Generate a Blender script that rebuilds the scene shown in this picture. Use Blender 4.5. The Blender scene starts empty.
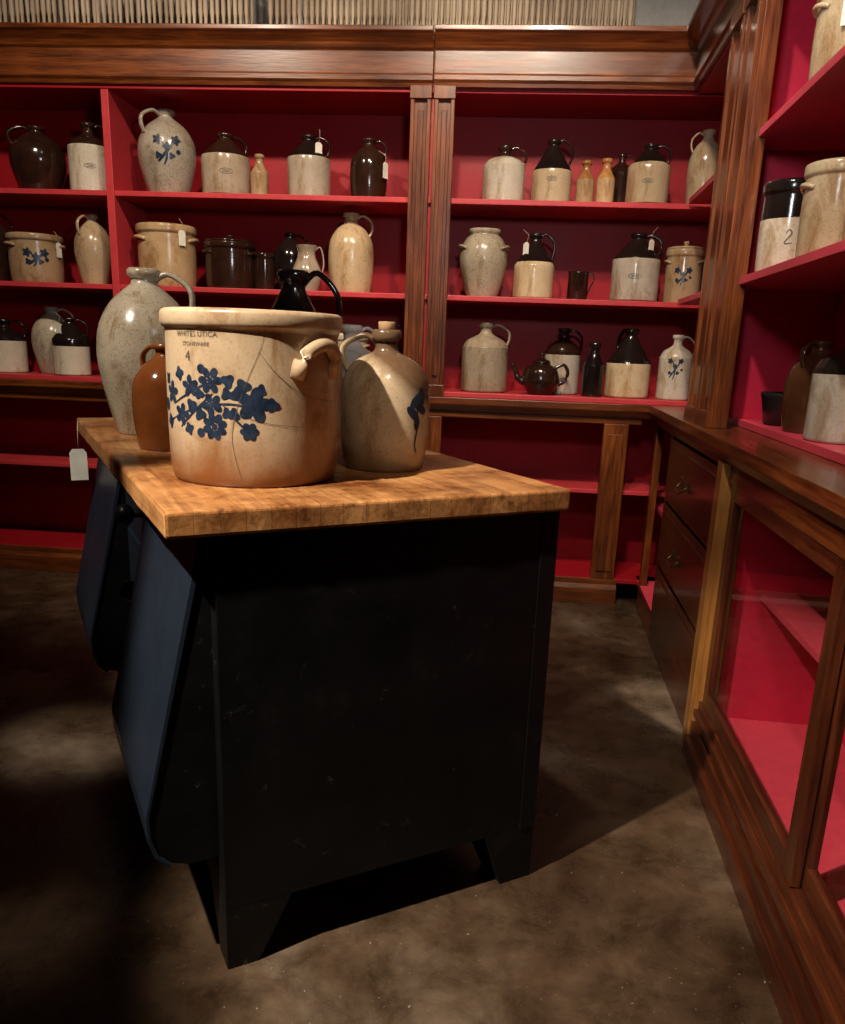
import bpy, math, random
from mathutils import Vector, Matrix
random.seed(7)
sc=bpy.context.scene
try:
    sc.view_settings.view_transform='Standard'
    sc.view_settings.look='None'
except Exception: pass

# ------------------------------------------------------------------ materials
def new_mat(name):
    m=bpy.data.materials.new(name); m.use_nodes=True
    nt=m.node_tree; b=nt.nodes['Principled BSDF']
    return m,nt,b
def N(nt,t,**k):
    n=nt.nodes.new(t)
    for a,v in k.items(): setattr(n,a,v)
    return n
def coords(nt,scale=(1,1,1)):
    tc=N(nt,'ShaderNodeTexCoord'); mp=N(nt,'ShaderNodeMapping')
    mp.inputs['Scale'].default_value=scale
    nt.links.new(tc.outputs['Object'],mp.inputs['Vector'])
    return mp.outputs['Vector']
def noise(nt,vec,scale,detail=4,rough=.55,dist=0):
    n=N(nt,'ShaderNodeTexNoise'); n.inputs['Scale'].default_value=scale
    n.inputs['Detail'].default_value=detail; n.inputs['Roughness'].default_value=rough
    n.inputs['Distortion'].default_value=dist
    nt.links.new(vec,n.inputs['Vector']); return n.outputs['Fac']
def ramp(nt,fac,stops):
    r=N(nt,'ShaderNodeValToRGB'); e=r.color_ramp.elements
    while len(e)<len(stops): e.new(.5)
    for i,(p,c) in enumerate(stops):
        e[i].position=p; e[i].color=(*c,1)
    nt.links.new(fac,r.inputs['Fac']); return r.outputs['Color']
def mix(nt,fac,a,b,mode='MIX'):
    m=N(nt,'ShaderNodeMix',data_type='RGBA',blend_type=mode)
    if isinstance(fac,float): m.inputs[0].default_value=fac
    else: nt.links.new(fac,m.inputs[0])
    for i,x in ((6,a),(7,b)):
        if isinstance(x,tuple): m.inputs[i].default_value=(*x,1)
        else: nt.links.new(x,m.inputs[i])
    return m.outputs[2]
def bump(nt,b,fac,st,dist=.01):
    bp=N(nt,'ShaderNodeBump'); bp.inputs['Strength'].default_value=st; bp.inputs['Distance'].default_value=dist
    nt.links.new(fac,bp.inputs['Height']); nt.links.new(bp.outputs['Normal'],b.inputs['Normal'])
def mul(c,f): return tuple(x*f for x in c)
def rough_from(nt,b,fac,lo,hi):
    r=N(nt,'ShaderNodeMapRange'); r.inputs[3].default_value=lo; r.inputs[4].default_value=hi
    nt.links.new(fac,r.inputs[0]); nt.links.new(r.outputs[0],b.inputs['Roughness'])
def math_(nt,op,a,b_):
    n=N(nt,'ShaderNodeMath',operation=op)
    for i,x in enumerate((a,b_)):
        if isinstance(x,(int,float)): n.inputs[i].default_value=x
        else: nt.links.new(x,n.inputs[i])
    return n.outputs[0]

def glaze(name,c1,c2,rough=.22,speck=.35,scale=9,foot=None,fr=(.17,.42),vary=True,shoulder_tone=None):
    m,nt,b=new_mat(name); v=coords(nt)
    f=noise(nt,v,scale,5,.6)
    col=ramp(nt,f,[(.3,c1),(.7,c2)])
    if speck>0:
        s=noise(nt,v,190,2,.5)
        sp=ramp(nt,s,[(.34,(0.36,.29,.22)),(.46,(1,1,1))])
        col=mix(nt,speck,col,mix(nt,1.0,col,sp,'MULTIPLY'))
        st=noise(nt,coords(nt,(1,1,.45)),14,6,.7,.6)      # age stains
        col=mix(nt,1.0,col,ramp(nt,st,[(.34,(.62,.48,.34)),(.50,(1,1,1))]),'MULTIPLY')
    if vary:
        oi=N(nt,'ShaderNodeObjectInfo')
        col=mix(nt,1.0,col,ramp(nt,oi.outputs['Random'],[(0,(.60,.50,.40)),(.35,(.80,.78,.76)),(.7,(.95,.86,.72)),(1,(1.04,1.02,.98))]),'MULTIPLY')
    if foot:
        tc=N(nt,'ShaderNodeTexCoord'); sx=N(nt,'ShaderNodeSeparateXYZ')
        nt.links.new(tc.outputs['Generated'],sx.inputs[0])
        ad=N(nt,'ShaderNodeMath',operation='MULTIPLY_ADD'); ad.inputs[1].default_value=.35
        nt.links.new(f,ad.inputs[0]); nt.links.new(sx.outputs['Z'],ad.inputs[2])
        ff=ramp(nt,ad.outputs[0],[(fr[0],(1,1,1)),(fr[1],(0,0,0))])
        bw=N(nt,'ShaderNodeRGBToBW'); nt.links.new(ff,bw.inputs[0])
        col=mix(nt,bw.outputs[0],col,foot)
    if shoulder_tone:      # darker colour mixed in towards the top of one side
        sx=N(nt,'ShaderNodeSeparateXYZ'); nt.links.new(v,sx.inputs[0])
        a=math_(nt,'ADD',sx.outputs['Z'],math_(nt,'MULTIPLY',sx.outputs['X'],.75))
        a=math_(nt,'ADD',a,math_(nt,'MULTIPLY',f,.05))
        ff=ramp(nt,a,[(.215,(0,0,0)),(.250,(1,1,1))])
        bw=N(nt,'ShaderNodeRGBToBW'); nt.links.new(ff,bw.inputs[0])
        col=mix(nt,math_(nt,'MULTIPLY',bw.outputs[0],.88),col,shoulder_tone)
    nt.links.new(col,b.inputs['Base Color'])
    rough_from(nt,b,f,rough-.06,rough+.12)
    bump(nt,b,noise(nt,v,60,3),.12,.002)
    return m
M={}
M['gray']=glaze('salt_glaze_gray',(.34,.30,.24),(.50,.45,.37),.2,.6)
M['graybig']=glaze('salt_glaze_cream_speckled',(.34,.27,.185),(.47,.39,.28),.20,.5,vary=False)
M['graylt']=glaze('salt_glaze_pale',(.46,.42,.35),(.60,.55,.46),.2,.4)
M['tan']=glaze('stoneware_tan',(.36,.24,.13),(.52,.38,.23),.2,.3)
M['tan2']=glaze('stoneware_buff',(.44,.32,.20),(.58,.45,.29),.2,.3)
M['crock']=glaze('stoneware_crock_glaze',(.38,.265,.160),(.50,.375,.245),.27,.22,6,foot=(.19,.065,.016),fr=(.20,.52),vary=False)
M['jugr']=glaze('stoneware_ash_glaze',(.36,.27,.165),(.47,.37,.25),.18,.3,7,foot=(.22,.12,.05),vary=False,shoulder_tone=(.075,.032,.014))
M['white']=glaze('bristol_white_glaze',(.52,.47,.40),(.66,.62,.55),.15,.25)
M['cream']=glaze('bristol_cream_glaze',(.50,.38,.24),(.62,.51,.35),.15,.25)
M['black']=glaze('albany_slip_black',(.006,.004,.004),(.016,.010,.008),.12,0,vary=False)
M['brown']=glaze('albany_slip_brown',(.15,.040,.010),(.26,.078,.020),.10,0,vary=False)
M['dbrown']=glaze('albany_slip_dark_brown',(.014,.006,.004),(.036,.014,.008),.12,0,vary=False)
M['mbrown']=glaze('albany_slip_chestnut',(.045,.016,.007),(.09,.032,.013),.12,0,vary=False)
M['amber']=glaze('amber_bottle_glaze',(.42,.20,.07),(.56,.34,.16),.2,.1)
M['blue']=glaze('cobalt_decoration',(.005,.010,.024),(.022,.036,.066),.3,0,60,vary=False)
def plain(name,c,r,metal=0):
    m,nt,b=new_mat(name); v=coords(nt); f=noise(nt,v,20)
    nt.links.new(ramp(nt,f,[(.3,mul(c,.85)),(.7,mul(c,1.1))]),b.inputs['Base Color'])
    b.inputs['Roughness'].default_value=r; b.inputs['Metallic'].default_value=metal
    return m
M['paper']=plain('tag_paper',(.80,.75,.64),.8)
M['string']=plain('tag_string',(.6,.5,.35),.9)
M['cork']=plain('cork',(.40,.24,.12),.9)
M['ink']=plain('stamp_ink',(.08,.06,.045),.6)
M['iron']=plain('cast_iron',(.02,.02,.02),.35,.3)
M['bronze']=plain('aged_bronze',(.14,.09,.05),.35,.9)

def wood(name,axis,dark,mid,light,rough=.28,gs=1.0,bst=.15,coat=.35):
    m,nt,b=new_mat(name)
    sc_=[14*gs]*3; sc_[axis]=.9*gs
    v=coords(nt,tuple(sc_))
    f=noise(nt,v,2.2,6,.6,1.2); f2=noise(nt,v,11,3,.6,.3)
    v2=coords(nt); f3=noise(nt,v2,2.5,3)
    col=ramp(nt,f,[(.28,dark),(.5,mid),(.74,light)])
    col=mix(nt,.22,col,ramp(nt,f2,[(.35,mul(dark,.7)),(.65,light)]))
    col=mix(nt,1.0,col,ramp(nt,f3,[(.3,(.5,.45,.45)),(.7,(1,1,1))]),'MULTIPLY')
    nt.links.new(col,b.inputs['Base Color'])
    rough_from(nt,b,f2,rough-.05,rough+.15)
    try: b.inputs['Coat Weight'].default_value=coat; b.inputs['Coat Roughness'].default_value=.12
    except Exception: pass
    bump(nt,b,f2,bst,.002)
    return m
wd=((.040,.008,.002),(.150,.034,.006),(.34,.095,.018))
for i,a in enumerate('xyz'): M['wood'+a]=wood('varnished_wood_'+a,i,*wd)
wd2=((.016,.003,.0012),(.055,.011,.003),(.12,.028,.007))
for i,a in enumerate('xyz'): M['dwood'+a]=wood('dark_mahogany_'+a,i,*wd2)
M['woodlt']=wood('worn_golden_wood',2,(.16,.05,.008),(.32,.13,.025),(.44,.21,.05),.35)
M['stick']=wood('turned_spindle_wood',2,(.26,.19,.12),(.46,.36,.25),(.62,.52,.38),.6,coat=0)

def paint(name,c,rough=.4,spec=.5,b_=.1):
    m,nt,b=new_mat(name); v=coords(nt)
    f=noise(nt,v,5,5,.6); f2=noise(nt,v,45,3)
    col=mix(nt,.5,ramp(nt,f,[(.3,mul(c,.78)),(.7,mul(c,1.12))]),ramp(nt,f2,[(.4,mul(c,.9)),(.6,mul(c,1.05))]))
    nt.links.new(col,b.inputs['Base Color']); rough_from(nt,b,f,rough-.08,rough+.12)
    b.inputs['Specular IOR Level'].default_value=spec
    bump(nt,b,f2,b_,.002); return m
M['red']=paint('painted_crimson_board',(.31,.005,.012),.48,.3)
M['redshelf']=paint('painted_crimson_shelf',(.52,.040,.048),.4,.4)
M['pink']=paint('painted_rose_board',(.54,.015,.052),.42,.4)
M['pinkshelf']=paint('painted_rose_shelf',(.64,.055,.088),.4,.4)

def blackpaint():
    m,nt,b=new_mat('black_milk_paint'); v=coords(nt)
    f=noise(nt,v,5,8,.7); f2=noise(nt,coords(nt,(3,3,30)),3,5,.7); f3=noise(nt,v,24,7,.8,.5)
    col=ramp(nt,f,[(.35,(.002,.002,.0025)),(.60,(.005,.0045,.0045)),(.8,(.018,.015,.014))])
    sc_=ramp(nt,f3,[(.62,(0,0,0)),(.72,(.07,.058,.052))])
    col=mix(nt,1.0,col,sc_,'ADD')
    nt.links.new(col,b.inputs['Base Color']); rough_from(nt,b,f,.30,.55)
    b.inputs['Specular IOR Level'].default_value=.25
    bump(nt,b,f2,.12,.002); return m
M['blackp']=blackpaint()
M['bluep']=paint('blue_black_paint',(.012,.018,.030),.34,.5)

def butcher():
    m,nt,b=new_mat('butcher_block')
    v=coords(nt); 
    br=N(nt,'ShaderNodeTexBrick'); br.offset=.5
    tc=N(nt,'ShaderNodeTexCoord'); mp=N(nt,'ShaderNodeMapping'); mp.inputs['Rotation'].default_value=(0,0,math.pi/2)
    nt.links.new(tc.outputs['Object'],mp.inputs['Vector']); nt.links.new(mp.outputs[0],br.inputs['Vector'])
    br.inputs['Scale'].default_value=1; br.inputs['Brick Width'].default_value=1.1; br.inputs['Row Height'].default_value=.042
    br.inputs['Mortar Size'].default_value=.0005; br.inputs['Bias'].default_value=0
    br.inputs['Color1'].default_value=(.46,.20,.065,1); br.inputs['Color2'].default_value=(.58,.285,.105,1); br.inputs['Mortar'].default_value=(.24,.10,.035,1)
    g=noise(nt,coords(nt,(22,1.2,22)),3,6,.65,.8)
    w=noise(nt,v,4.2,7,.7); w2=noise(nt,v,30,5,.7)
    col=mix(nt,1.0,br.outputs['Color'],ramp(nt,g,[(.3,(.55,.47,.42)),(.6,(1,1,1))]),'MULTIPLY')
    col=mix(nt,1.0,col,ramp(nt,w,[(.36,(.30,.17,.10)),(.54,(.95,.95,.95)),(.72,(1.25,1.3,1.4))]),'MULTIPLY')
    col=mix(nt,1.0,col,ramp(nt,w2,[(.3,(.45,.4,.35)),(.45,(1,1,1))]),'MULTIPLY')
    nt.links.new(col,b.inputs['Base Color']); rough_from(nt,b,w,.45,.18)
    bump(nt,b,w2,.25,.003); return m
M['block']=butcher()

def concrete():
    m,nt,b=new_mat('stained_concrete'); v=coords(nt)
    f=noise(nt,v,1.3,10,.62,.5); f2=noise(nt,v,7,10,.72,.3); f3=noise(nt,v,110,3)
    col=ramp(nt,f,[(.34,(.026,.012,.0055)),(.50,(.070,.042,.024)),(.66,(.165,.122,.085))])
    col=mix(nt,1.0,col,ramp(nt,f2,[(.32,(.40,.36,.31)),(.52,(.95,.95,.95)),(.70,(1.5,1.5,1.5))]),'MULTIPLY')
    sp=ramp(nt,f3,[(.68,(0,0,0)),(.75,(.20,.18,.15))])
    col=mix(nt,1.0,col,sp,'ADD')
    nt.links.new(col,b.inputs['Base Color']); rough_from(nt,b,f2,.14,.44)
    bump(nt,b,f2,.15,.003); return m
M['floor']=concrete()
M['wall']=paint('plaster_white',(.62,.60,.56),.8)
M['ceil']=paint('ceiling_dark',(.12,.10,.09),.9)
def glass():
    m,nt,b=new_mat('door_glass')
    out=nt.nodes['Material Output']; nt.nodes.remove(b)
    t=N(nt,'ShaderNodeBsdfTransparent'); g=N(nt,'ShaderNodeBsdfGlossy'); g.inputs['Roughness'].default_value=.03
    lw=N(nt,'ShaderNodeLayerWeight'); lw.inputs['Blend'].default_value=.5
    fac=math_(nt,'ADD',math_(nt,'MULTIPLY',math_(nt,'POWER',lw.outputs['Facing'],3.0),.5),.04)
    mx=N(nt,'ShaderNodeMixShader'); t.inputs[0].default_value=(.80,.79,.79,1)
    nt.links.new(fac,mx.inputs[0]); nt.links.new(t.outputs[0],mx.inputs[1]); nt.links.new(g.outputs[0],mx.inputs[2])
    nt.links.new(mx.outputs[0],out.inputs[0]); return m
M['glass']=glass()

# ------------------------------------------------------------------ mesh builder
class MB:
    def __init__(s): s.v=[];s.f=[];s.m=[];s.sm=[];s.mats=[]
    def mi(s,k):
        if k not in s.mats: s.mats.append(k)
        return s.mats.index(k)
    def face(s,idx,k,smooth=False):
        s.f.append(idx); s.m.append(s.mi(k)); s.sm.append(smooth)
    def box(s,x0,x1,y0,y1,z0,z1,k):
        if x0>x1:x0,x1=x1,x0
        if y0>y1:y0,y1=y1,y0
        if z0>z1:z0,z1=z1,z0
        b=len(s.v)
        s.v+=[(x0,y0,z0),(x1,y0,z0),(x1,y1,z0),(x0,y1,z0),(x0,y0,z1),(x1,y0,z1),(x1,y1,z1),(x0,y1,z1)]
        for q in [(3,2,1,0),(4,5,6,7),(0,1,5,4),(1,2,6,5),(2,3,7,6),(3,0,4,7)]:
            s.face([b+i for i in q],k)
    def prism(s,poly,axis,a,b_,k,smooth=False):
        def mk(p,t):
            return [(t,p[0],p[1]),(p[0],t,p[1]),(p[0],p[1],t)][axis]
        n=len(poly); b=len(s.v)
        s.v+=[mk(p,a) for p in poly]+[mk(p,b_) for p in poly]
        for i in range(n):
            j=(i+1)%n; s.face([b+i,b+j,b+n+j,b+n+i],k,smooth)
        s.face([b+i for i in range(n)][::-1],k); s.face([b+n+i for i in range(n)],k)
    def lathe(s,prof,segs,kf,cx=0,cy=0,cz=0):
        b=len(s.v); n=len(prof)
        for r,z in prof:
            for i in range(segs):
                a=2*math.pi*i/segs
                s.v.append((cx+r*math.cos(a),cy+r*math.sin(a),cz+z))
        for j in range(n-1):
            k=kf((prof[j][1]+prof[j+1][1])/2,j)
            for i in range(segs):
                i2=(i+1)%segs
                s.face([b+j*segs+i,b+j*segs+i2,b+(j+1)*segs+i2,b+(j+1)*segs+i],k,True)
        s.face([b+i for i in range(segs)][::-1],kf(prof[0][1],0))
        s.face([b+(n-1)*segs+i for i in range(segs)],kf(prof[-1][1],n-1))
    def tube(s,pts,rad,k,seg=8,flat=1.0,side=None):
        pts=[Vector(p) for p in pts]; n=len(pts)
        if not isinstance(rad,(list,tuple)): rad=[rad]*n
        b=len(s.v)
        for i,p in enumerate(pts):
            d=(pts[min(i+1,n-1)]-pts[max(i-1,0)]).normalized()
            sd=Vector(side) if side is not None else (Vector((0,0,1)) if abs(d.z)<.9 else Vector((1,0,0)))
            u=(sd-d*sd.dot(d)).normalized(); w=d.cross(u)
            for j in range(seg):
                a=2*math.pi*j/seg
                q=p+u*(math.cos(a)*rad[i])+w*(math.sin(a)*rad[i]*flat)
                s.v.append(tuple(q))
        for i in range(n-1):
            for j in range(seg):
                j2=(j+1)%seg
                s.face([b+i*seg+j,b+i*seg+j2,b+(i+1)*seg+j2,b+(i+1)*seg+j],k,True)
        s.face([b+j for j in range(seg)][::-1],k); s.face([b+(n-1)*seg+j for j in range(seg)],k)
    def make(s,name,loc=(0,0,0),rz=0,bevel=0,parent=None):
        me=bpy.data.meshes.new(name); me.from_pydata(s.v,[],s.f); 
        for k in s.mats: me.materials.append(M[k])
        me.polygons.foreach_set('material_index',s.m); me.polygons.foreach_set('use_smooth',s.sm)
        me.update()
        import bmesh
        bm=bmesh.new(); bm.from_mesh(me); bmesh.ops.recalc_face_normals(bm,faces=bm.faces); bm.to_mesh(me); bm.free()
        o=bpy.data.objects.new(name,me); sc.collection.objects.link(o)
        o.location=loc; o.rotation_euler=(0,0,rz)
        if bevel:
            md=o.modifiers.new('bevel','BEVEL'); md.width=bevel; md.segments=2; md.limit_method='ANGLE'; md.angle_limit=math.radians(50)
        if parent: o.parent=parent
        return o
def smooth(pts,n=6):
    out=[]; P=[Vector(p) for p in pts]
    for i in range(len(P)-1):
        p0=P[max(i-1,0)];p1=P[i];p2=P[i+1];p3=P[min(i+2,len(P)-1)]
        for t in range(n):
            t/=n
            out.append(.5*((2*p1)+(-p0+p2)*t+(2*p0-5*p1+4*p2-p3)*t*t+(-p0+3*p1-3*p2+p3)*t**3))
    out.append(P[-1]); return out

# frames
AB=(-2.13,3.88); RB=math.radians(-4.4)
AR=(.84,2.23);   RR=math.radians(-7.2)
AI=(-.37,1.24);  RI=math.radians(27.6)
def W(A,R,x,y,z=0):
    return (A[0]+x*math.cos(R)-y*math.sin(R),A[1]+x*math.sin(R)+y*math.cos(R),z)

# ------------------------------------------------------------------ room
H=3.3
m=MB(); m.box(-4,4.6,-3.6,5.2,-.1,0,'floor'); m.make('floor')
m=MB(); m.box(-4,4.6,-3.6,5.2,H,H+.1,'ceil'); m.make('ceiling')
m=MB(); m.box(-1.5,3.75,.40,.50,0,H,'wall'); m.make('wall_back',(*AB,0),RB)
m=MB(); m.box(.42,.52,-5.2,1.75,0,H,'wall'); m.make('wall_right',(*AR,0),RR)
m=MB(); m.box(-1.5,-1.4,-6.6,.40,0,H,'wall'); m.make('wall_left',(*AB,0),RB)
m=MB(); m.box(-1.5,3.6,-6.7,-6.6,0,H,'wall'); m.make('wall_front',(*AB,0),RB)

# ------------------------------------------------------------------ back shelving (x=s, y=depth)
S0,S1=-1.38,3.16
b=MB()
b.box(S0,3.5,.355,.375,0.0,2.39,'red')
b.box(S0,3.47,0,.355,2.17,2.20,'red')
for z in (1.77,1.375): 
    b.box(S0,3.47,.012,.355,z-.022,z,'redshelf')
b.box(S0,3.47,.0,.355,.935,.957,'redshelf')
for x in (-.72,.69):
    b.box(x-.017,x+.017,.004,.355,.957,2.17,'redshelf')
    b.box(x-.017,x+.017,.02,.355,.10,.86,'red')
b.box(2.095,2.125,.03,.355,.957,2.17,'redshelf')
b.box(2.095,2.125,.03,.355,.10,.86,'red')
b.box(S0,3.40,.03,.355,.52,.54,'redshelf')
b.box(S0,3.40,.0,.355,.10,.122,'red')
b.box(S0,3.06,-.005,.02,0,.12,'woodx'); b.box(S0,3.06,-.025,-.005,0,.075,'woodx')
b.prism([(-.025,.075),(-.005,.095),(-.005,.075)],0,S0,3.06,'woodx')
b.box(S0,3.19,-.035,.0,.905,.935,'woodx'); b.box(S0,3.40,.0,.355,.905,.934,'woodx')
b.prism([(-.035,.905),(-.012,.875),(-.0,.875),(-.0,.905)],0,S0,3.17,'woodx')
b.box(S0,3.1,-.0,.025,.845,.905,'woodx')
b.box(2.02,2.20,-.004,.03,.12,.845,'woodz'); b.box(2.935,3.045,-.006,.03,.12,.845,'woodz'); b.box(2.955,3.025,-.012,-.006,.16,.80,'woodz')
def pil(m,x0,x1,z0,z1,k='woodz'):
    m.box(x0,x1,-.012,.03,z0,z1,k)
    w=x1-x0
    m.box(x0,x0+w*.20,-.028,-.012,z0+.05,z1-.05,k); m.box(x1-w*.20,x1,-.028,-.012,z0+.05,z1-.05,k)
    m.box(x0+w*.36,x1-w*.36,-.022,-.012,z0+.09,z1-.09,k)
    m.box(x0-.003,x1+.003,-.034,-.012,z0,z0+.05,k); m.box(x0-.003,x1+.003,-.034,-.012,z1-.05,z1,k)
pil(b,2.018,2.103,.937,2.19); pil(b,2.117,2.202,.937,2.19)
EP=[(0,2.185),(-.014,2.185),(-.018,2.20),(-.028,2.21),(-.028,2.228),(-.018,2.234),(-.018,2.318),(-.030,2.326),(-.040,2.342),(-.068,2.366),(-.080,2.372),(-.080,2.390),(.04,2.390),(.04,2.185)]
def entab(m,a0,a1,off,k,axis=0):
    m.prism([(p[0]+off,p[1]) for p in EP],axis,a0,a1,k)
entab(b,S0,2.107,0,'woodx'); entab(b,2.113,3.24,-.010,'woodx')
b.box(2.107,2.113,.0,.03,2.185,2.38,'woodx')
b.box(S0,3.47,.04,.375,2.36,2.39,'woodx')
b.box(S0,S0+.02,.0,.375,0,2.39,'woodx')
b.make('built_in_shelving',(*AB,0),RB,bevel=.0025)

# ------------------------------------------------------------------ right cabinet (x=depth, y=t)
T0,T1=-2.6,1.40; U=.025
r=MB()
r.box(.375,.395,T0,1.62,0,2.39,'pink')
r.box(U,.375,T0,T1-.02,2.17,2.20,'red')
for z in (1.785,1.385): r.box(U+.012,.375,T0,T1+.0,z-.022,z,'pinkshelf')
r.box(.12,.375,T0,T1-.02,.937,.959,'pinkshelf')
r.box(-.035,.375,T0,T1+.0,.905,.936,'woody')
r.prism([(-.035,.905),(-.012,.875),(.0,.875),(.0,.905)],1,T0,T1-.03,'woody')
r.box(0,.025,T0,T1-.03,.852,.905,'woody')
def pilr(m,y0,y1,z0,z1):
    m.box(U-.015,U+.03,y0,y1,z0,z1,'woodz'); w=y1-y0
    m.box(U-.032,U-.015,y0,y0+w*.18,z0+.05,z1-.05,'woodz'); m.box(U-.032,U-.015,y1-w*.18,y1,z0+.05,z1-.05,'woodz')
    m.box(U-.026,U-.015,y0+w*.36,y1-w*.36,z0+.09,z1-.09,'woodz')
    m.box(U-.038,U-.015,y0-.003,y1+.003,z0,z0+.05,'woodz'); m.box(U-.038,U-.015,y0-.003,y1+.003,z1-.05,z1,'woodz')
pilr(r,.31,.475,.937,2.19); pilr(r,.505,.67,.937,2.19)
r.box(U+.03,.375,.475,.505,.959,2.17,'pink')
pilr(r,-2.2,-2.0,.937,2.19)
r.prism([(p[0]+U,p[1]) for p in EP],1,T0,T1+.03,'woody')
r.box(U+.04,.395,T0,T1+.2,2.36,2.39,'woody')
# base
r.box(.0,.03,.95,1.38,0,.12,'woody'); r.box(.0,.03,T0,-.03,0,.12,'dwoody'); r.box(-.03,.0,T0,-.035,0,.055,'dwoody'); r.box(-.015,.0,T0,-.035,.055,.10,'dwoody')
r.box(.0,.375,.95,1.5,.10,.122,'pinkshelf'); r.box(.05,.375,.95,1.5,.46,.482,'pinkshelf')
r.box(0,.375,.93,.955,.0,.905,'woodz')
r.box(0,.03,1.33,1.38,.12,.86,'woodz')
r.box(.02,.375,-.02,.93,.0,.85,'dwoodz')
for z0,z1 in ((.605,.845),(.345,.59),(.09,.33)):
    r.box(-.008,.022,.03,.90,z0,z1,'dwoody'); r.box(-.013,-.008,.055,.875,z0+.025,z1-.025,'dwoody')
r.box(-.002,.02,.02,.93,.0,.085,'dwoody')
r.box(-.002,.02,.90,.93,.0,.85,'dwoodz')
r.box(-.022,.03,-.035,.025,.0,.872,'woodlt')
for zc in (.715,.455):
    yc=.50
    pts=smooth([(-.013,yc-.055,zc+.012),(-.032,yc-.05,zc-.008),(-.036,yc,zc-.018),(-.032,yc+.05,zc-.008),(-.013,yc+.055,zc+.012)],5)
    r.tube(pts,.0045,'bronze',8)
    for s_ in (-1,1):
        r.box(-.018,-.012,yc+s_*.055-.014,yc+s_*.055+.014,zc-.006,zc+.028,'bronze')
    r.box(-.0155,-.013,yc-.05,yc+.05,zc+.004,zc+.024,'bronze')
# glazed section
r.box(.05,.375,T0,-.04,.10,.122,'pinkshelf'); r.box(.12,.375,T0,-.04,.50,.52,'pinkshelf')
r.box(.05,.375,-.042,-.036,.12,.90,'pink')
r.box(0,.05,T0,-.035,.12,.165,'dwoody'); r.box(-.012,.0,T0,-.035,.12,.14,'dwoody'); r.box(0,.05,T0,-.035,.82,.905,'woody')
def door(m,y0,y1,x):
    z0,z1=.168,.818; w=.048
    m.box(x,x+.02,y0,y0+w,z0,z1,'dwoodz'); m.box(x,x+.02,y1-w,y1,z0,z1,'dwoodz')
    m.box(x,x+.02,y0+w,y1-w,z0,z0+.05,'dwoody'); m.box(x,x+.02,y0+w,y1-w,z1-.04,z1,'dwoody')
    b0=len(m.v); xx=x+.01
    m.v+=[(xx,y0+w,z0+.05),(xx,y1-w,z0+.05),(xx,y1-w,z1-.04),(xx,y0+w,z1-.04)]
    m.face([b0,b0+1,b0+2,b0+3],'glass')
door(r,-.90,-.06,.004); door(r,-1.72,-.86,.027); door(r,-2.56,-1.68,.004)
r.make('built_in_cabinet',(*AR,0),RR,bevel=.0025)

# ------------------------------------------------------------------ spindles
m=MB()
def spind(x,y,zb):
    h=random.uniform(.30,.36); rr=random.uniform(.0085,.0115)
    pr=[(rr*.9,0),(rr,.006),(rr,.02),(rr*.65,.026),(rr*.7,.05),(rr,.07),(rr*.9,h*.5),(rr,h-.04),(rr*.6,h-.03),(rr,h-.012),(rr*.8,h)]
    m.lathe(pr,8,lambda z,j:'stick',x,y,zb)
for a,bb in ((-1.2,.64),(.68,1.34),(1.42,2.90)):
    x=a
    while x<bb:
        spind(x,.02+random.uniform(-.008,.008),2.392); spind(x+.012,.05,2.392); x+=.0245
m.make('spindle_row',(*AB,0),RB)

# ------------------------------------------------------------------ island
import bmesh
tb=MB()
tb.box(-.045,.733,-.02,1.56,.846,.89,'block')
top=tb.make('butcher_block_top')
bm=bmesh.new(); bm.from_mesh(top.data)
bmesh.ops.subdivide_edges(bm,edges=[e for e in bm.edges if (e.verts[0].co-e.verts[1].co).length>.1],cuts=60,use_grid_fill=True)
from mathutils import noise as mn
for v in bm.verts:
    nn=mn.noise_vector(v.co*9)*.0022+mn.noise_vector(v.co*40)*.0010
    v.co.x+=nn.x; v.co.y+=nn.y
bm.to_mesh(top.data); bm.free()
md=top.modifiers.new('b','BEVEL'); md.width=.006; md.segments=3; md.limit_method='ANGLE'; md.angle_limit=math.radians(50)
c=MB()
x0,x1=.035,.722; y1_=1.53
c.box(x0,x1,.0,y1_,.13,.846,'blackp')
c.box(x1-.04,x1,-.003,.0,.13,.846,'blackp')
def foot(xa,xb,ya,yb,fx0,fx1,fy0,fy1):
    b0=len(c.v)
    c.v+=[(fx0,fy0,0),(fx1,fy0,0),(fx1,fy1,0),(fx0,fy1,0),(xa,ya,.135),(xb,ya,.135),(xb,yb,.135),(xa,yb,.135)]
    for q in [(3,2,1,0),(4,5,6,7),(0,1,5,4),(1,2,6,5),(2,3,7,6),(3,0,4,7)]: c.face([b0+i for i in q],'blackp')
foot(x0,x0+.13,0,.13,x0,x0+.06,0,.06)
foot(x1-.13,x1,0,.13,x1-.08,x1,0,.08)
foot(x0,x0+.13,y1_-.13,y1_,x0,x0+.06,y1_-.06,y1_)
foot(x1-.13,x1,y1_-.13,y1_,x1-.08,x1,y1_-.08,y1_)
def bin_(ya,yb):
    pr=[(.045,.815),(.02,.815),(-.085,.335),(-.083,.29),(-.072,.255),(-.05,.232),(-.02,.222),(.045,.222)]
    c.prism(pr,1,ya+.004,yb-.004,'blackp')
    pl=[(.016,.822),(-.092,.335),(-.090,.286),(-.079,.250),(-.055,.225),(-.05,.232),(-.072,.255),(-.083,.29),(-.085,.335),(.028,.822)]
    c.prism(pl,1,ya,yb,'bluep')
bin_(.035,.52); bin_(1.0,1.48)
for z0,z1 in ((.66,.835),(.48,.65),(.30,.47)):
    c.box(.02,.05,.545,.975,z0,z1,'bluep')
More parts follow.
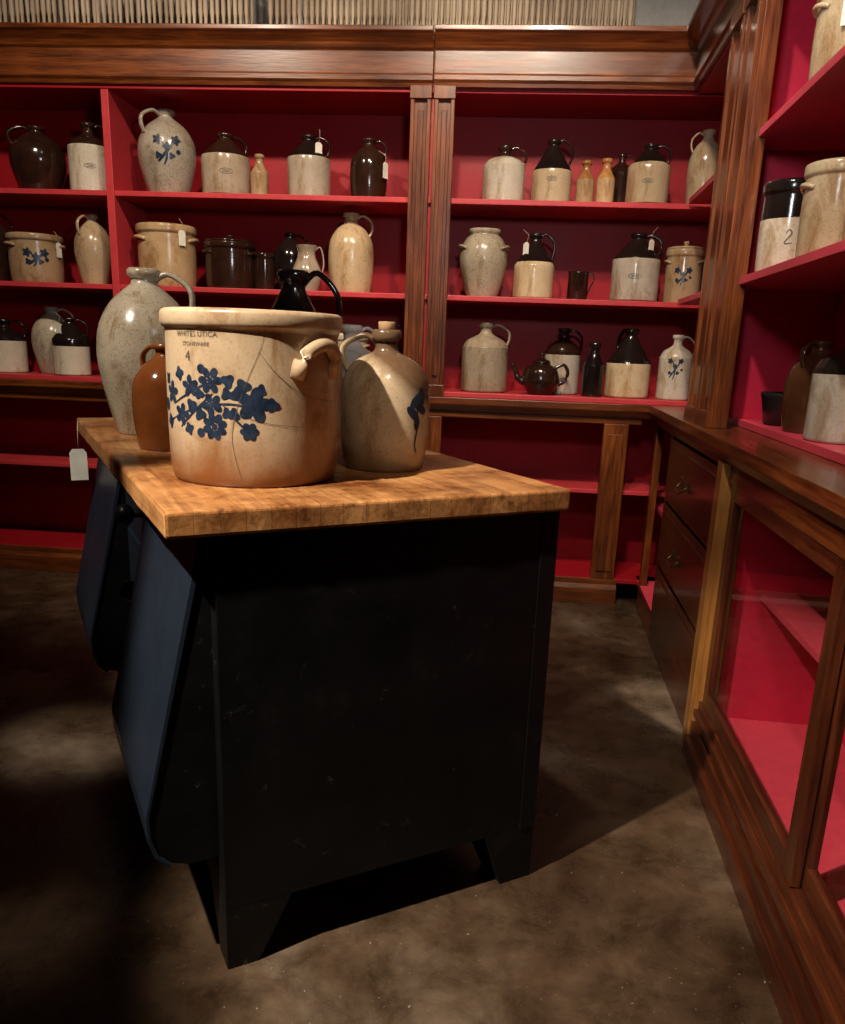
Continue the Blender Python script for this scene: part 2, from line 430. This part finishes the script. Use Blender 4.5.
for zc in (.75,.565):
    yy=.66
    c.tube([(.02,yy,zc),(.0,yy,zc)],.010,'iron',10)
    pts=[];rad=[]
    for i in range(9):
        a=math.pi*i/8; pts.append((-.022+.022*math.cos(a),yy,zc)); rad.append(max(.002,.026*math.sin(a)))
    c.tube(pts,rad,'iron',16)
cab=c.make('cabinet_body',(0,0,0),0,bevel=.003)
isl=bpy.data.objects.new('kitchen_island_counter',None); sc.collection.objects.link(isl)
isl.location=(*AI,0); isl.rotation_euler=(0,0,RI)
top.parent=isl; cab.parent=isl
tg=MB()
tg.tube([(-.040,1.42,.893),(-.053,1.42,.89),(-.055,1.42,.86),(-.056,1.42,.805)],.0012,'string',5)
tg.prism([(-.083,.71),(-.033,.71),(-.033,.795),(-.042,.807),(-.074,.807),(-.083,.795)],1,1.419,1.4205,'paper')
o=tg.make('price_tag'); o.parent=isl

# ------------------------------------------------------------------ pottery
def rad_at(prof,z):
    best=None
    for (r0,z0),(r1,z1) in zip(prof,prof[1:]):
        if z0<=z<=z1 and z1>z0: best=r0+(r1-r0)*(z-z0)/(z1-z0); break
    return best if best else prof[0][0]
def on(prof,fa,u,v,off=.0009):
    r=rad_at(prof,v); a=fa+u/max(r,.02)
    return ((r+off)*math.cos(a),(r+off)*math.sin(a),v)
def blob(m,prof,fa,u,v,r,lobes=0,k='blue',ar=1.0,rot=0,amp=.25):
    n=24; b0=len(m.v); m.v.append(on(prof,fa,u,v))
    for i in range(n):
        a=2*math.pi*i/n; rr=r*(1+amp*math.cos(lobes*a)) if lobes else r
        x=rr*math.cos(a); y=rr*math.sin(a)*ar
        m.v.append(on(prof,fa,u+x*math.cos(rot)-y*math.sin(rot),v+x*math.sin(rot)+y*math.cos(rot)))
    for i in range(n): m.face([b0,b0+1+i,b0+1+(i+1)%n],k,True)
def stroke(m,prof,fa,pts,w,k='blue'):
    P=smooth([(p[0],p[1],0) for p in pts],5); b0=len(m.v); n=len(P)
    for i,p in enumerate(P):
        d=(P[min(i+1,n-1)]-P[max(i-1,0)]).normalized(); nx=Vector((-d.y,d.x,0))
        ww=w*(.5+.5*math.sin(math.pi*(i+.5)/n))
        for s_ in (-1,1):
            q=p+nx*ww*s_; m.v.append(on(prof,fa,q.x,q.y))
    for i in range(n-1): m.face([b0+2*i,b0+2*i+1,b0+2*i+3,b0+2*i+2],k,True)
def P2(pts,n=5):
    return [(max(.0005,p[0]),p[1]) for p in smooth([(a,b_,0) for a,b_ in pts],n)]
def handle(m,prof,ang,zt,zb,out,w,k):
    r0=rad_at(prof,zt)*.85; r1=rad_at(prof,zb)*.97
    dz=zt-zb
    pts=[(r0,zt),(r0+out*.75,zt+dz*.18),(max(r0,r1*.55)+out*1.15,zt-dz*.15),(r1*.8+out*.75,zt-dz*.6),(r1,zb)]
    ca,sa=math.cos(ang),math.sin(ang)
    P=smooth([(p[0]*ca,p[0]*sa,p[1]) for p in pts],5)
    m.tube(P,[w*1.15]+[w]*(len(P)-2)+[w*1.3],k,10,flat=.6,side=(-sa,ca,0))
def tag(m,prof,ang,z,R,h=.07):
    r=R+.006; ca,sa=math.cos(ang),math.sin(ang)
    tx,ty=-sa,ca; w=.017
    b0=len(m.v); t=.0012
    for rr in (r,r+t):
        for du,dz in ((-w,-h),(w,-h),(w,-.008),(w*.5,0),(-w*.5,0),(-w,-.008)):
            m.v.append((rr*ca+tx*du,rr*sa+ty*du,z+dz))
    m.face([b0+i for i in range(6)][::-1],'paper'); m.face([b0+6+i for i in range(6)],'paper')
    for i in range(6): m.face([b0+i,b0+(i+1)%6,b0+6+(i+1)%6,b0+6+i],'paper')
    m.tube([(r*ca,r*sa,z-.006),(r*.93*ca+.01*tx,r*.93*sa+.01*ty,z+.03),(rad_at(prof,z+.05)*ca,rad_at(prof,z+.05)*sa,z+.05)],.0008,'string',4)

def floral(m,prof,fa,R,h):
    s=R
    stroke(m,prof,fa,[(-.3*s,.35*h),(-.05*s,.45*h),(.25*s,.58*h)],.05*s)
    stroke(m,prof,fa,[(-.1*s,.32*h),(.0*s,.45*h),(-.2*s,.6*h)],.04*s)
    for u,v,r,l in ((-.32,.6,.15,5),(.0,.52,.13,4),(.3,.6,.15,5),(.15,.42,.10,3),(-.3,.42,.10,3),(.38,.47,.08,0)):
        blob(m,prof,fa,u*s,v*h,r*s,l)

def vessel(name,kind,A,R_,x,y,z,rad,h,body,top=None,hang=0,tg_=None,deco=None,handlemat=None,split=None):
    m=MB(); top=top or body; hm=handlemat or top
    loc=W(A,R_,x,y,z+.0006) if A else (x,y,z)
    toward=math.atan2(-loc[1],-loc[0])
    R=rad
    if kind=='shoulder':
        prof=P2([(R*.93,0),(R*.99,.02*h),(R,.1*h),(R,.60*h),(R*.97,.66*h),(R*.80,.745*h),(R*.50,.80*h),(R*.30,.84*h),(R*.25,.88*h),(R*.27,.93*h)],4)+[(R*.34,.94*h),(R*.35,.99*h),(R*.30,h),(R*.18,h),(R*.16,.95*h)]
        sp=.62
    elif kind=='cone':
        prof=P2([(R*.93,0),(R*.99,.02*h),(R,.08*h),(R,.50*h)],4)+[(R*.985,.515*h),(R*.90,.56*h),(R*.62,.70*h),(R*.36,.83*h),(R*.24,.90*h),(R*.24,.93*h),(R*.32,.94*h),(R*.33,.985*h),(R*.28,h),(R*.16,h),(R*.15,.95*h)]
        sp=.51
    elif kind=='cone2':
        prof=P2([(R*.93,0),(R*.99,.02*h),(R,.08*h),(R,.62*h)],4)+[(R*.985,.635*h),(R*.88,.68*h),(R*.60,.79*h),(R*.36,.88*h),(R*.26,.92*h),(R*.26,.94*h),(R*.33,.95*h),(R*.33,.99*h),(R*.28,h),(R*.16,h),(R*.15,.95*h)]
        sp=.63
    elif kind=='ovoid':
        prof=P2([(R*.66,0),(R*.70,.02*h),(R*.84,.18*h),(R*.97,.38*h),(R,.52*h),(R*.93,.66*h),(R*.70,.79*h),(R*.42,.87*h),(R*.27,.91*h),(R*.25,.94*h)],4)+[(R*.33,.955*h),(R*.33,.99*h),(R*.28,h),(R*.17,h),(R*.15,.95*h)]
        sp=.68
    elif kind=='tall':
        prof=P2([(R*.82,0),(R*.88,.02*h),(R*.98,.25*h),(R,.5*h),(R*.92,.66*h),(R*.66,.79*h),(R*.38,.86*h),(R*.29,.90*h),(R*.29,.94*h)],4)+[(R*.38,.955*h),(R*.38,.99*h),(R*.30,h),(R*.2,h),(R*.18,.95*h)]
        sp=.68
    elif kind in('crock','jar','lidded'):
        prof=P2([(R*.90,0),(R*.94,.02*h),(R*.97,.2*h),(R*.985,.5*h),(R*.965,.84*h)],4)+[(R*.97,.865*h),(R*1.02,.875*h),(R*1.03,.90*h),(R*1.03,.965*h),(R*1.01,.99*h),(R*.97,h),(R*.90,h),(R*.88,.98*h),(R*.86,.5*h),(R*.84,.06*h)]
        sp=.7
    elif kind=='potjar':
        prof=P2([(R*.62,0),(R*.66,.02*h),(R*.82,.2*h),(R*.97,.45*h),(R,.58*h),(R*.93,.74*h),(R*.74,.87*h),(R*.60,.91*h)],4)+[(R*.60,.93*h),(R*.66,.95*h),(R*.66,h),(R*.56,h),(R*.54,.9*h),(R*.6,.5*h)]
        sp=.7
    elif kind=='bottle':
        prof=P2([(R*.93,0),(R,.03*h),(R,.52*h),(R*.93,.60*h),(R*.62,.71*h),(R*.44,.80*h),(R*.40,.90*h)],4)+[(R*.55,.91*h),(R*.55,.98*h),(R*.45,h),(R*.25,h)]
        sp=.55
    elif kind=='mug':
        prof=[(R*.94,0),(R,.04*h),(R,.9*h),(R*1.03,.93*h),(R*1.02,h),(R*.9,h),(R*.88,.9*h),(R*.85,.08*h)]; sp=.5
    elif kind=='pitcher':
        prof=P2([(R*.75,0),(R*.8,.03*h),(R,.28*h),(R*.97,.48*h),(R*.66,.72*h),(R*.60,.85*h),(R*.72,.98*h),(R*.74,h)],4)+[(R*.68,h),(R*.55,.85*h),(R*.6,.7*h)]
        sp=.6
    if split is not None: sp=split
    m.lathe(prof,48 if R>.07 else 28,lambda zz,j:(top if zz>sp*h else body))
    ha=toward+math.pi/2+hang
    if kind in('shoulder','cone','cone2','ovoid','tall'):
        zb={'shoulder':.68,'cone':.60,'cone2':.69,'ovoid':.70,'tall':.72}[kind]*h
        handle(m,prof,ha,.93*h,zb,R*.38,R*.10,hm)
    elif kind=='pitcher': handle(m,prof,ha,.88*h,.35*h,R*.5,R*.09,hm)
    elif kind=='mug': handle(m,prof,ha,.85*h,.2*h,R*.6,R*.12,hm)
    elif kind in('crock','lidded','potjar'):
        for s_ in (0,math.pi):
            a=ha+s_-.35*(1 if s_==0 else -1); zc=(.76 if kind!='potjar' else .72)*h
            P=[]
            for i in range(9):
                q=-1+2*i/8; aa=a+q*.42; rr=rad_at(prof,zc)*.98+(1-q*q)*R*.12
                P.append((rr*math.cos(aa),rr*math.sin(aa),zc+(1-q*q)*.045*h-.02*h))
            m.tube(P,R*.065,hm if kind!='lidded' else body,8)
    if kind=='lidded':
        m.lathe([(R*.99,h*.995),(R*1.0,h*1.03),(R*.8,h*1.05),(R*.3,h*1.065),(R*.12,h*1.07),(R*.12,h*1.11),(R*.17,h*1.13),(R*.12,h*1.16),(.001,h*1.165)],32,lambda z,j:top)
    if deco=='floral': floral(m,prof,toward,R,h)
    if deco=='two':
        stroke(m,prof,toward,[(-.1*R,.42*h),(-.02*R,.46*h),(.08*R,.42*h),(-.12*R,.32*h),(.12*R,.32*h)],.02*R,'ink')
    if deco=='stamp':
        n=24
        pts=[(.26*R*math.cos(2*math.pi*i/n),.36*h+.10*R*math.sin(2*math.pi*i/n)) for i in range(n+1)]
        stroke(m,prof,toward,pts,.012*R,'ink')
        for dz in (-.03,.03): stroke(m,prof,toward,[(-.16*R,.36*h+dz*R),(0,.36*h+dz*R),(.16*R,.36*h+dz*R)],.014*R,'ink')
    if tg_ is not None: tag(m,prof,toward+tg_[0],h*tg_[1],rad_at(prof,h*tg_[1]-.03)+.004,tg_[2] if len(tg_)>2 else .065)
    return m.make(name,loc)

B=lambda *a,**k: vessel(a[0],a[1],AB,RB,*a[2:],**k)
R2=math.pi
z1,z2,z3=1.770,1.375,.957
B('stoneware_jug','ovoid',.29,.15,z1,.122,.28,'dbrown',hang=R2)
B('stoneware_jug','shoulder',.535,.15,z1,.092,.30,'white','dbrown',hang=0,split=.66,deco='stamp')
B('stoneware_jug','ovoid',.90,.15,z1,.127,.355,'gray',deco='floral',hang=-2.6)
B('stoneware_jug','cone2',1.17,.15,z1,.108,.265,'white','dbrown',hang=.5,deco='stamp')
B('stoneware_bottle','bottle',1.33,.13,z1,.04,.18,'cream')
B('stoneware_jug','cone2',1.55,.15,z1,.096,.265,'white','black',tg_=(.55,.85))
B('stoneware_jug','tall',1.82,.15,z1,.083,.255,'dbrown',hang=0,tg_=(.9,.6))
B('stoneware_jug','ovoid',.03,.15,z2,.09,.31,'dbrown')
B('stoneware_crock','crock',.24,.15,z2,.12,.215,'tan2',deco='floral',tg_=(.9,.85))
B('stoneware_jug','ovoid',.525,.15,z2,.085,.31,'tan2',hang=R2+.7)
B('stoneware_crock','crock',.88,.15,z2,.132,.27,'tan',tg_=(.5,.9))
B('stoneware_crock','lidded',1.18,.15,z2,.115,.205,'dbrown')
B('stoneware_jar','jar',1.335,.17,z2,.05,.165,'dbrown')
B('stoneware_jug','ovoid',1.45,.20,z2,.078,.26,'black',hang=0)
B('stoneware_pitcher','pitcher',1.555,.08,z2,.065,.195,'white',hang=0)
B('stoneware_jug','tall',1.745,.15,z2,.103,.345,'tan2',hang=0)
B('stoneware_jug','shoulder',.045,.15,z3,.095,.25,'white','black',split=.55)
B('stoneware_jug','ovoid',.26,.21,z3,.10,.315,'gray',hang=0)
B('stoneware_jug','cone2',.41,.09,z3,.083,.265,'white','black',split=.52,tg_=(-.9,.9,.05))
B('stoneware_jug','shoulder',.57,.17,z3,.062,.29,'dbrown')
B('stoneware_jug','shoulder',.86,.15,z3,.10,.28,'white','black')
B('stoneware_jug','ovoid',1.15,.15,z3,.10,.28,'dbrown')
B('stoneware_jug','shoulder',1.45,.15,z3,.10,.29,'tan','dbrown')
B('stoneware_crock','crock',1.73,.15,z3,.10,.24,'graylt')
B('stoneware_jug','tall',1.93,.15,z3,.062,.30,'black')
B('stoneware_jug','shoulder',2.42,.15,z1,.092,.235,'white','dbrown',split=.80)
B('stoneware_jug','cone',2.63,.15,z1,.087,.265,'cream','black',hang=0,deco='stamp')
B('stoneware_bottle','bottle',2.775,.13,z1,.039,.18,'cream','amber')
B('stoneware_bottle','bottle',2.862,.13,z1,.039,.19,'tan2','amber')
B('stoneware_jug','shoulder',2.94,.25,z1,.06,.235,'dbrown')
B('stoneware_jug','cone2',3.04,.12,z1,.09,.245,'cream','black',split=.72,deco='stamp')
B('stoneware_jug','tall',3.27,.10,z1,.072,.30,'cream',hang=R2)
B('stoneware_jar','potjar',2.35,.15,z2,.108,.29,'gray',hang=0)
B('stoneware_jug','cone',2.58,.15,z2,.09,.28,'cream','black',split=.60,tg_=(-.8,.85,.08))
B('stoneware_mug','mug',2.78,.15,z2,.045,.125,'dbrown')
B('stoneware_jug','cone2',3.03,.15,z2,.105,.29,'white','black',split=.60,tg_=(.9,.9,.07),deco='stamp')
B('stoneware_crock','lidded',3.235,.13,z2,.08,.225,'cream',deco='floral')
B('stoneware_jug','shoulder',2.38,.15,z3,.107,.31,'graylt',hang=0)
B('stoneware_jug','shoulder',2.745,.24,z3,.083,.30,'white','dbrown',split=.55)
B('stoneware_bottle','bottle',2.88,.13,z3,.048,.24,'black')
B('stoneware_jug','cone',3.04,.15,z3,.100,.305,'cream','black',split=.50,hang=2.2)
B('stoneware_jug','shoulder',3.245,.12,z3,.074,.285,'white',deco='floral',hang=0)
tp=MB(); Rt=.085; ht=.15
prf=P2([(Rt*.6,0),(Rt*.7,.01),(Rt*.98,.05),(Rt,.075),(Rt*.85,.115),(Rt*.5,.135),(Rt*.48,.14)],4)+[(Rt*.5,.142),(Rt*.42,.152),(Rt*.15,.162),(Rt*.1,.166),(Rt*.16,.176),(Rt*.12,.188),(.001,.19)]
tp.lathe(prf,36,lambda z,j:'dbrown')
tp.tube(smooth([(-Rt*.85,0,.055),(-Rt*1.2,0,.07),(-Rt*1.35,0,.10),(-Rt*1.6,0,.135)],4),[.018]*3+[.015]*3+[.012]*3+[.009]*3+[.008],'dbrown',10)
tp.tube(smooth([(Rt*.75,0,.12),(Rt*1.2,0,.135),(Rt*1.45,0,.10),(Rt*1.25,0,.06),(Rt*.9,0,.045)],5),.008,'dbrown',8)
tp.make('stoneware_teapot',W(AB,RB,2.64,.09,z3+.0006),0)
Rr=lambda *a,**k: vessel(a[0],a[1],AR,RR,*a[2:],**k)
ur=1.385; uu=1.785
Rr('stoneware_crock','crock',.15,-.04,uu,.095,.22,'cream',tg_=(-.2,.85,.08))
Rr('stoneware_crock','crock',.17,-.42,uu,.105,.24,'white')
Rr('stoneware_crock','jar',.14,.245,ur,.083,.245,'white','black',split=.60,deco='two')
Rr('stoneware_crock','crock',.155,-.09,ur,.085,.225,'cream')
Rr('stoneware_crock','crock',.16,-.41,ur,.09,.23,'tan','dbrown')
Rr('stoneware_jug','tall',.21,.04,.959,.078,.245,'mbrown',hang=-2.2)
Rr('stoneware_jug','shoulder',.21,-.20,.959,.085,.27,'white','black',split=.55)
Rr('stoneware_jug','shoulder',.22,-.48,.959,.085,.26,'white','dbrown',split=.55)
for t_,zz,kk in ((.95,uu,'dbrown'),(.95,ur,'tan'),(.95,.959,'dbrown')):
    Rr('stoneware_jug','tall',.2,t_,zz,.075,.28,kk)
bw=MB()
bw.lathe([(.072,0),(.084,.004),(.097,.080),(.100,.085),(.100,.095),(.093,.095),(.088,.078),(.072,.012)],36,lambda z,j:'iron')
bw.make('cast_iron_bowl',W(AR,RR,.235,.27,.9596))

zt=.8905
def big_crock():
    m=MB(); R=.160; h=.312
    prof=P2([(.150,0),(.156,.006),(.161,.04),(.1625,.15),(.1615,.272)],5)+[(.162,.277),(.168,.281),(.1705,.287),(.1705,.303),(.168,.309),(.162,h),(.150,h),(.146,.305),(.143,.15),(.138,.02)]
    m.lathe(prof,96,lambda z,j:'crock')
    cx,cy=-.34,1.589; fa=math.atan2(-cy,-cx)
    for a in (fa+.80,fa+.80+math.pi):
        P=[];RR_=[]
        for i in range(17):
            q=-1+2*i/16; aa=a+q*.32; lift=math.sqrt(max(0,1-q*q))
            rr=.159+lift*.017
            P.append((rr*math.cos(aa),rr*math.sin(aa),.198+lift*.058))
            RR_.append(.0120+.003*abs(q)**3)
        m.tube(P,RR_,'crock',12,flat=1.0)
    px=lambda X:(math.asin(max(-.99,min(.99,(X-253)/86.)))*.1625)
    def U(X,Y): return (px(X),(488-Y)/574.)
    def rosette(X,Y,R0,n,pr,rot=0):
        u,v=U(X,Y)
        blob(m,prof,fa,u,v,R0*.34,0,'blue')
        for i in range(n):
            a=rot+2*math.pi*i/n
            blob(m,prof,fa,u+R0*math.cos(a),v+R0*math.sin(a),pr,0,'blue',ar=.74,rot=a)
    rosette(213,379,.0150,6,.0090); rosette(194,386,.0120,5,.0082,.4); rosette(214,403,.0125,5,.0084,.8)
    rosette(176,394,.0130,5,.0088,.2); rosette(185,415,.0120,5,.0084); rosette(216,425,.0155,8,.0088,.3)
    rosette(253,402,.0175,5,.0145,.1); rosette(248,429,.0085,6,.0085)
    for X,Y,r,l in ((184,374,.011,4),(195,405,.011,3),(172,380,.010,4),(173,424,.012,4),(192,429,.010,4),(203,413,.011,3),(238,392,.013,3),(270,402,.011,3),(243,384,.012,3),(234,412,.010,3),(229,379,.011,3),(228,392,.010,3),(205,368,.008,0),(228,411,.009,3),(170,407,.012,0),(203,432,.008,0),(203,393,.009,3),(259,387,.009,3)):
        u,v=U(X,Y)
        blob(m,prof,fa,u,v,r,l,'blue',amp=.22,rot=X)
    for pts in ([(172,425),(190,412),(210,404),(235,402),(255,408)],[(178,405),(190,395),(205,385),(228,376)],[(205,404),(214,415),(214,430)],[(225,404),(238,420),(248,430)],[(184,428),(200,408),(215,392)]):
        stroke(m,prof,fa,[U(*p) for p in pts],.0018)
    def text(s_,X,Y,size):
        cu=bpy.data.curves.new('t','FONT'); cu.body=s_; cu.size=size; cu.align_x='CENTER'; cu.resolution_u=3
        ob=bpy.data.objects.new('t',cu); sc.collection.objects.link(ob)
        me=bpy.data.meshes.new_from_object(ob.evaluated_get(bpy.context.evaluated_depsgraph_get()))
        u0,v0=U(X,Y); b0=len(m.v)
        for vv in me.vertices: m.v.append(on(prof,fa,u0+vv.co.x,v0+vv.co.y,.0008))
        for p in me.polygons: m.face([b0+i for i in p.vertices],'ink',False)
        bpy.data.objects.remove(ob); bpy.data.meshes.remove(me)
    bpy.context.view_layer.update()
    try:
        text('WHITES UTICA',200,337,.0135); text('STONEWARE',200,346,.010); text('4',193,361,.026)
    except Exception as e: print('text',e)
    for pts in ([(268,318),(258,350),(246,380),(236,410),(232,440),(240,480)],[(258,350),(275,372),(300,392),(330,400)],[(236,410),(262,420),(300,425)]):
        stroke(m,prof,fa,[U(*p) for p in pts],.0005,'ink')
    m.make('stoneware_crock',(cx,cy,zt))
big_crock()
vessel('stoneware_jug','ovoid',None,0,-.775,2.262,zt,.130,.435,'graybig',hang=-.25)
vessel('stoneware_jug','tall',None,0,-.625,1.95,zt,.082,.245,'brown',hang=R2*.75)
vessel('stoneware_jug','cone',None,0,-.335,2.03,zt,.12,.425,'graylt','black',hang=-.2,split=.55)
vessel('stoneware_jug','shoulder',None,0,-.215,2.25,zt,.085,.31,'white',hang=.2)
m=MB()
prof=P2([(.080,0),(.086,.005),(.094,.05),(.097,.10),(.097,.155),(.091,.190),(.074,.219),(.050,.236),(.030,.245),(.024,.254),(.023,.268)],5)+[(.030,.270),(.032,.276),(.032,.288),(.028,.292),(.016,.292)]
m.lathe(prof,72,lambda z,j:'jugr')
cx,cy=-.094,1.766; fa=math.atan2(-cy,-cx)
m.lathe([(.016,.285),(.0185,.306),(.017,.308),(.001,.308)],16,lambda z,j:'cork')
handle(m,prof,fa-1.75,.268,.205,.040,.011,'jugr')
for u,v,r,ar,rot in ((.070,.150,.020,.5,.8),(.085,.135,.020,.5,-.5),(.062,.125,.019,.5,2.4),(.088,.160,.018,.5,1.8),(.074,.105,.016,.5,1.5)):
    blob(m,prof,fa,u,v,r,0,'blue',ar=ar,rot=rot,amp=0)
stroke(m,prof,fa,[(.074,.14),(.076,.10),(.070,.06),(.076,.04)],.0022,'blue')
m.make('stoneware_jug',(cx,cy,zt))

# ------------------------------------------------------------------ lights
def spot(loc,to,power,col,size=50,blend=.4,rad=.05):
    l=bpy.data.lights.new('ceiling_or_fill_spot','SPOT'); l.energy=power; l.color=col; l.spot_size=math.radians(size); l.spot_blend=blend; l.shadow_soft_size=rad
    o=bpy.data.objects.new('ceiling_or_fill_spot',l); sc.collection.objects.link(o); o.location=loc  # one name for the ceiling spots and the added fills
    o.rotation_euler=(Vector(to)-Vector(loc)).to_track_quat('-Z','Y').to_euler(); return o
warm=(1,.83,.64); neu=(1,.90,.77)
spot((-1.35,.25,3.1),(.14,1.46,.45),860,(1,.89,.74),29,.45,.035)
spot((-1.75,.7,3.1),(-.82,2.22,1.0),310,neu,22,.5,.05)  # extra spot added to brighten the big left jug
spot((-1.3,2.1,3.1),(-1.2,3.9,1.5),140,warm,75,.7,.06)
spot((-.1,2.0,3.1),(-.2,3.8,1.5),155,warm,75,.7,.06)
spot((.35,1.7,3.1),(.8,3.7,1.3),145,warm,70,.7,.06)
spot((-.2,.9,3.1),(1.1,2.0,1.3),190,neu,60,.7,.06)
spot((-1.9,1.6,3.1),(-1.0,2.12,0),300,neu,10,1.0,.05)
spot((-1.3,.5,3.1),(-.76,1.33,0),90,neu,7,1.0,.05)
spot((-.35,-.5,1.45),(1.12,1.75,.42),20,neu,34,.6,.10)  # unseen low fill added behind the camera, lights the glazed cabinet interior
spot((.25,.1,2.9),(-.09,1.75,1.05),70,(1,.86,.68),10,.8,.08)     # added fill, softens the crock's shadow on the corked jug
spot((.0,.5,1.9),(1.06,2.2,1.08),30,neu,20,.7,.08)               # added fill below ceiling height, brightens the counter display on the right
spot((.2,1.0,1.9),(-.2,3.9,2.65),35,(.95,.97,1),110,.5,.1)  # added upward fill to lift the spindles and the wall above the shelving
w=bpy.data.worlds.new('world'); sc.world=w; w.use_nodes=True
w.node_tree.nodes['Background'].inputs[0].default_value=(.5,.45,.4,1); w.node_tree.nodes['Background'].inputs[1].default_value=.05

# ------------------------------------------------------------------ camera
s=.037; cc=math.sqrt(1-s*s); p=math.atan(216/800.); cp,sp=math.cos(p),math.sin(p)
Rv=Vector((1,0,0)); Uv=Vector((0,sp,cp)); Fv=Vector((0,cp,-sp))
X=Rv*cc+Uv*s; Y=-Rv*s+Uv*cc; Z=-Fv
cam=bpy.data.cameras.new('camera'); co=bpy.data.objects.new('camera',cam); sc.collection.objects.link(co)
mt=Matrix((X,Y,Z)).transposed().to_4x4(); mt.translation=(0,0,1.15); co.matrix_world=mt
cam.sensor_fit='VERTICAL'; cam.sensor_height=24; cam.lens=800/1024*24; cam.shift_y=51/1024; cam.clip_start=.02
sc.camera=co
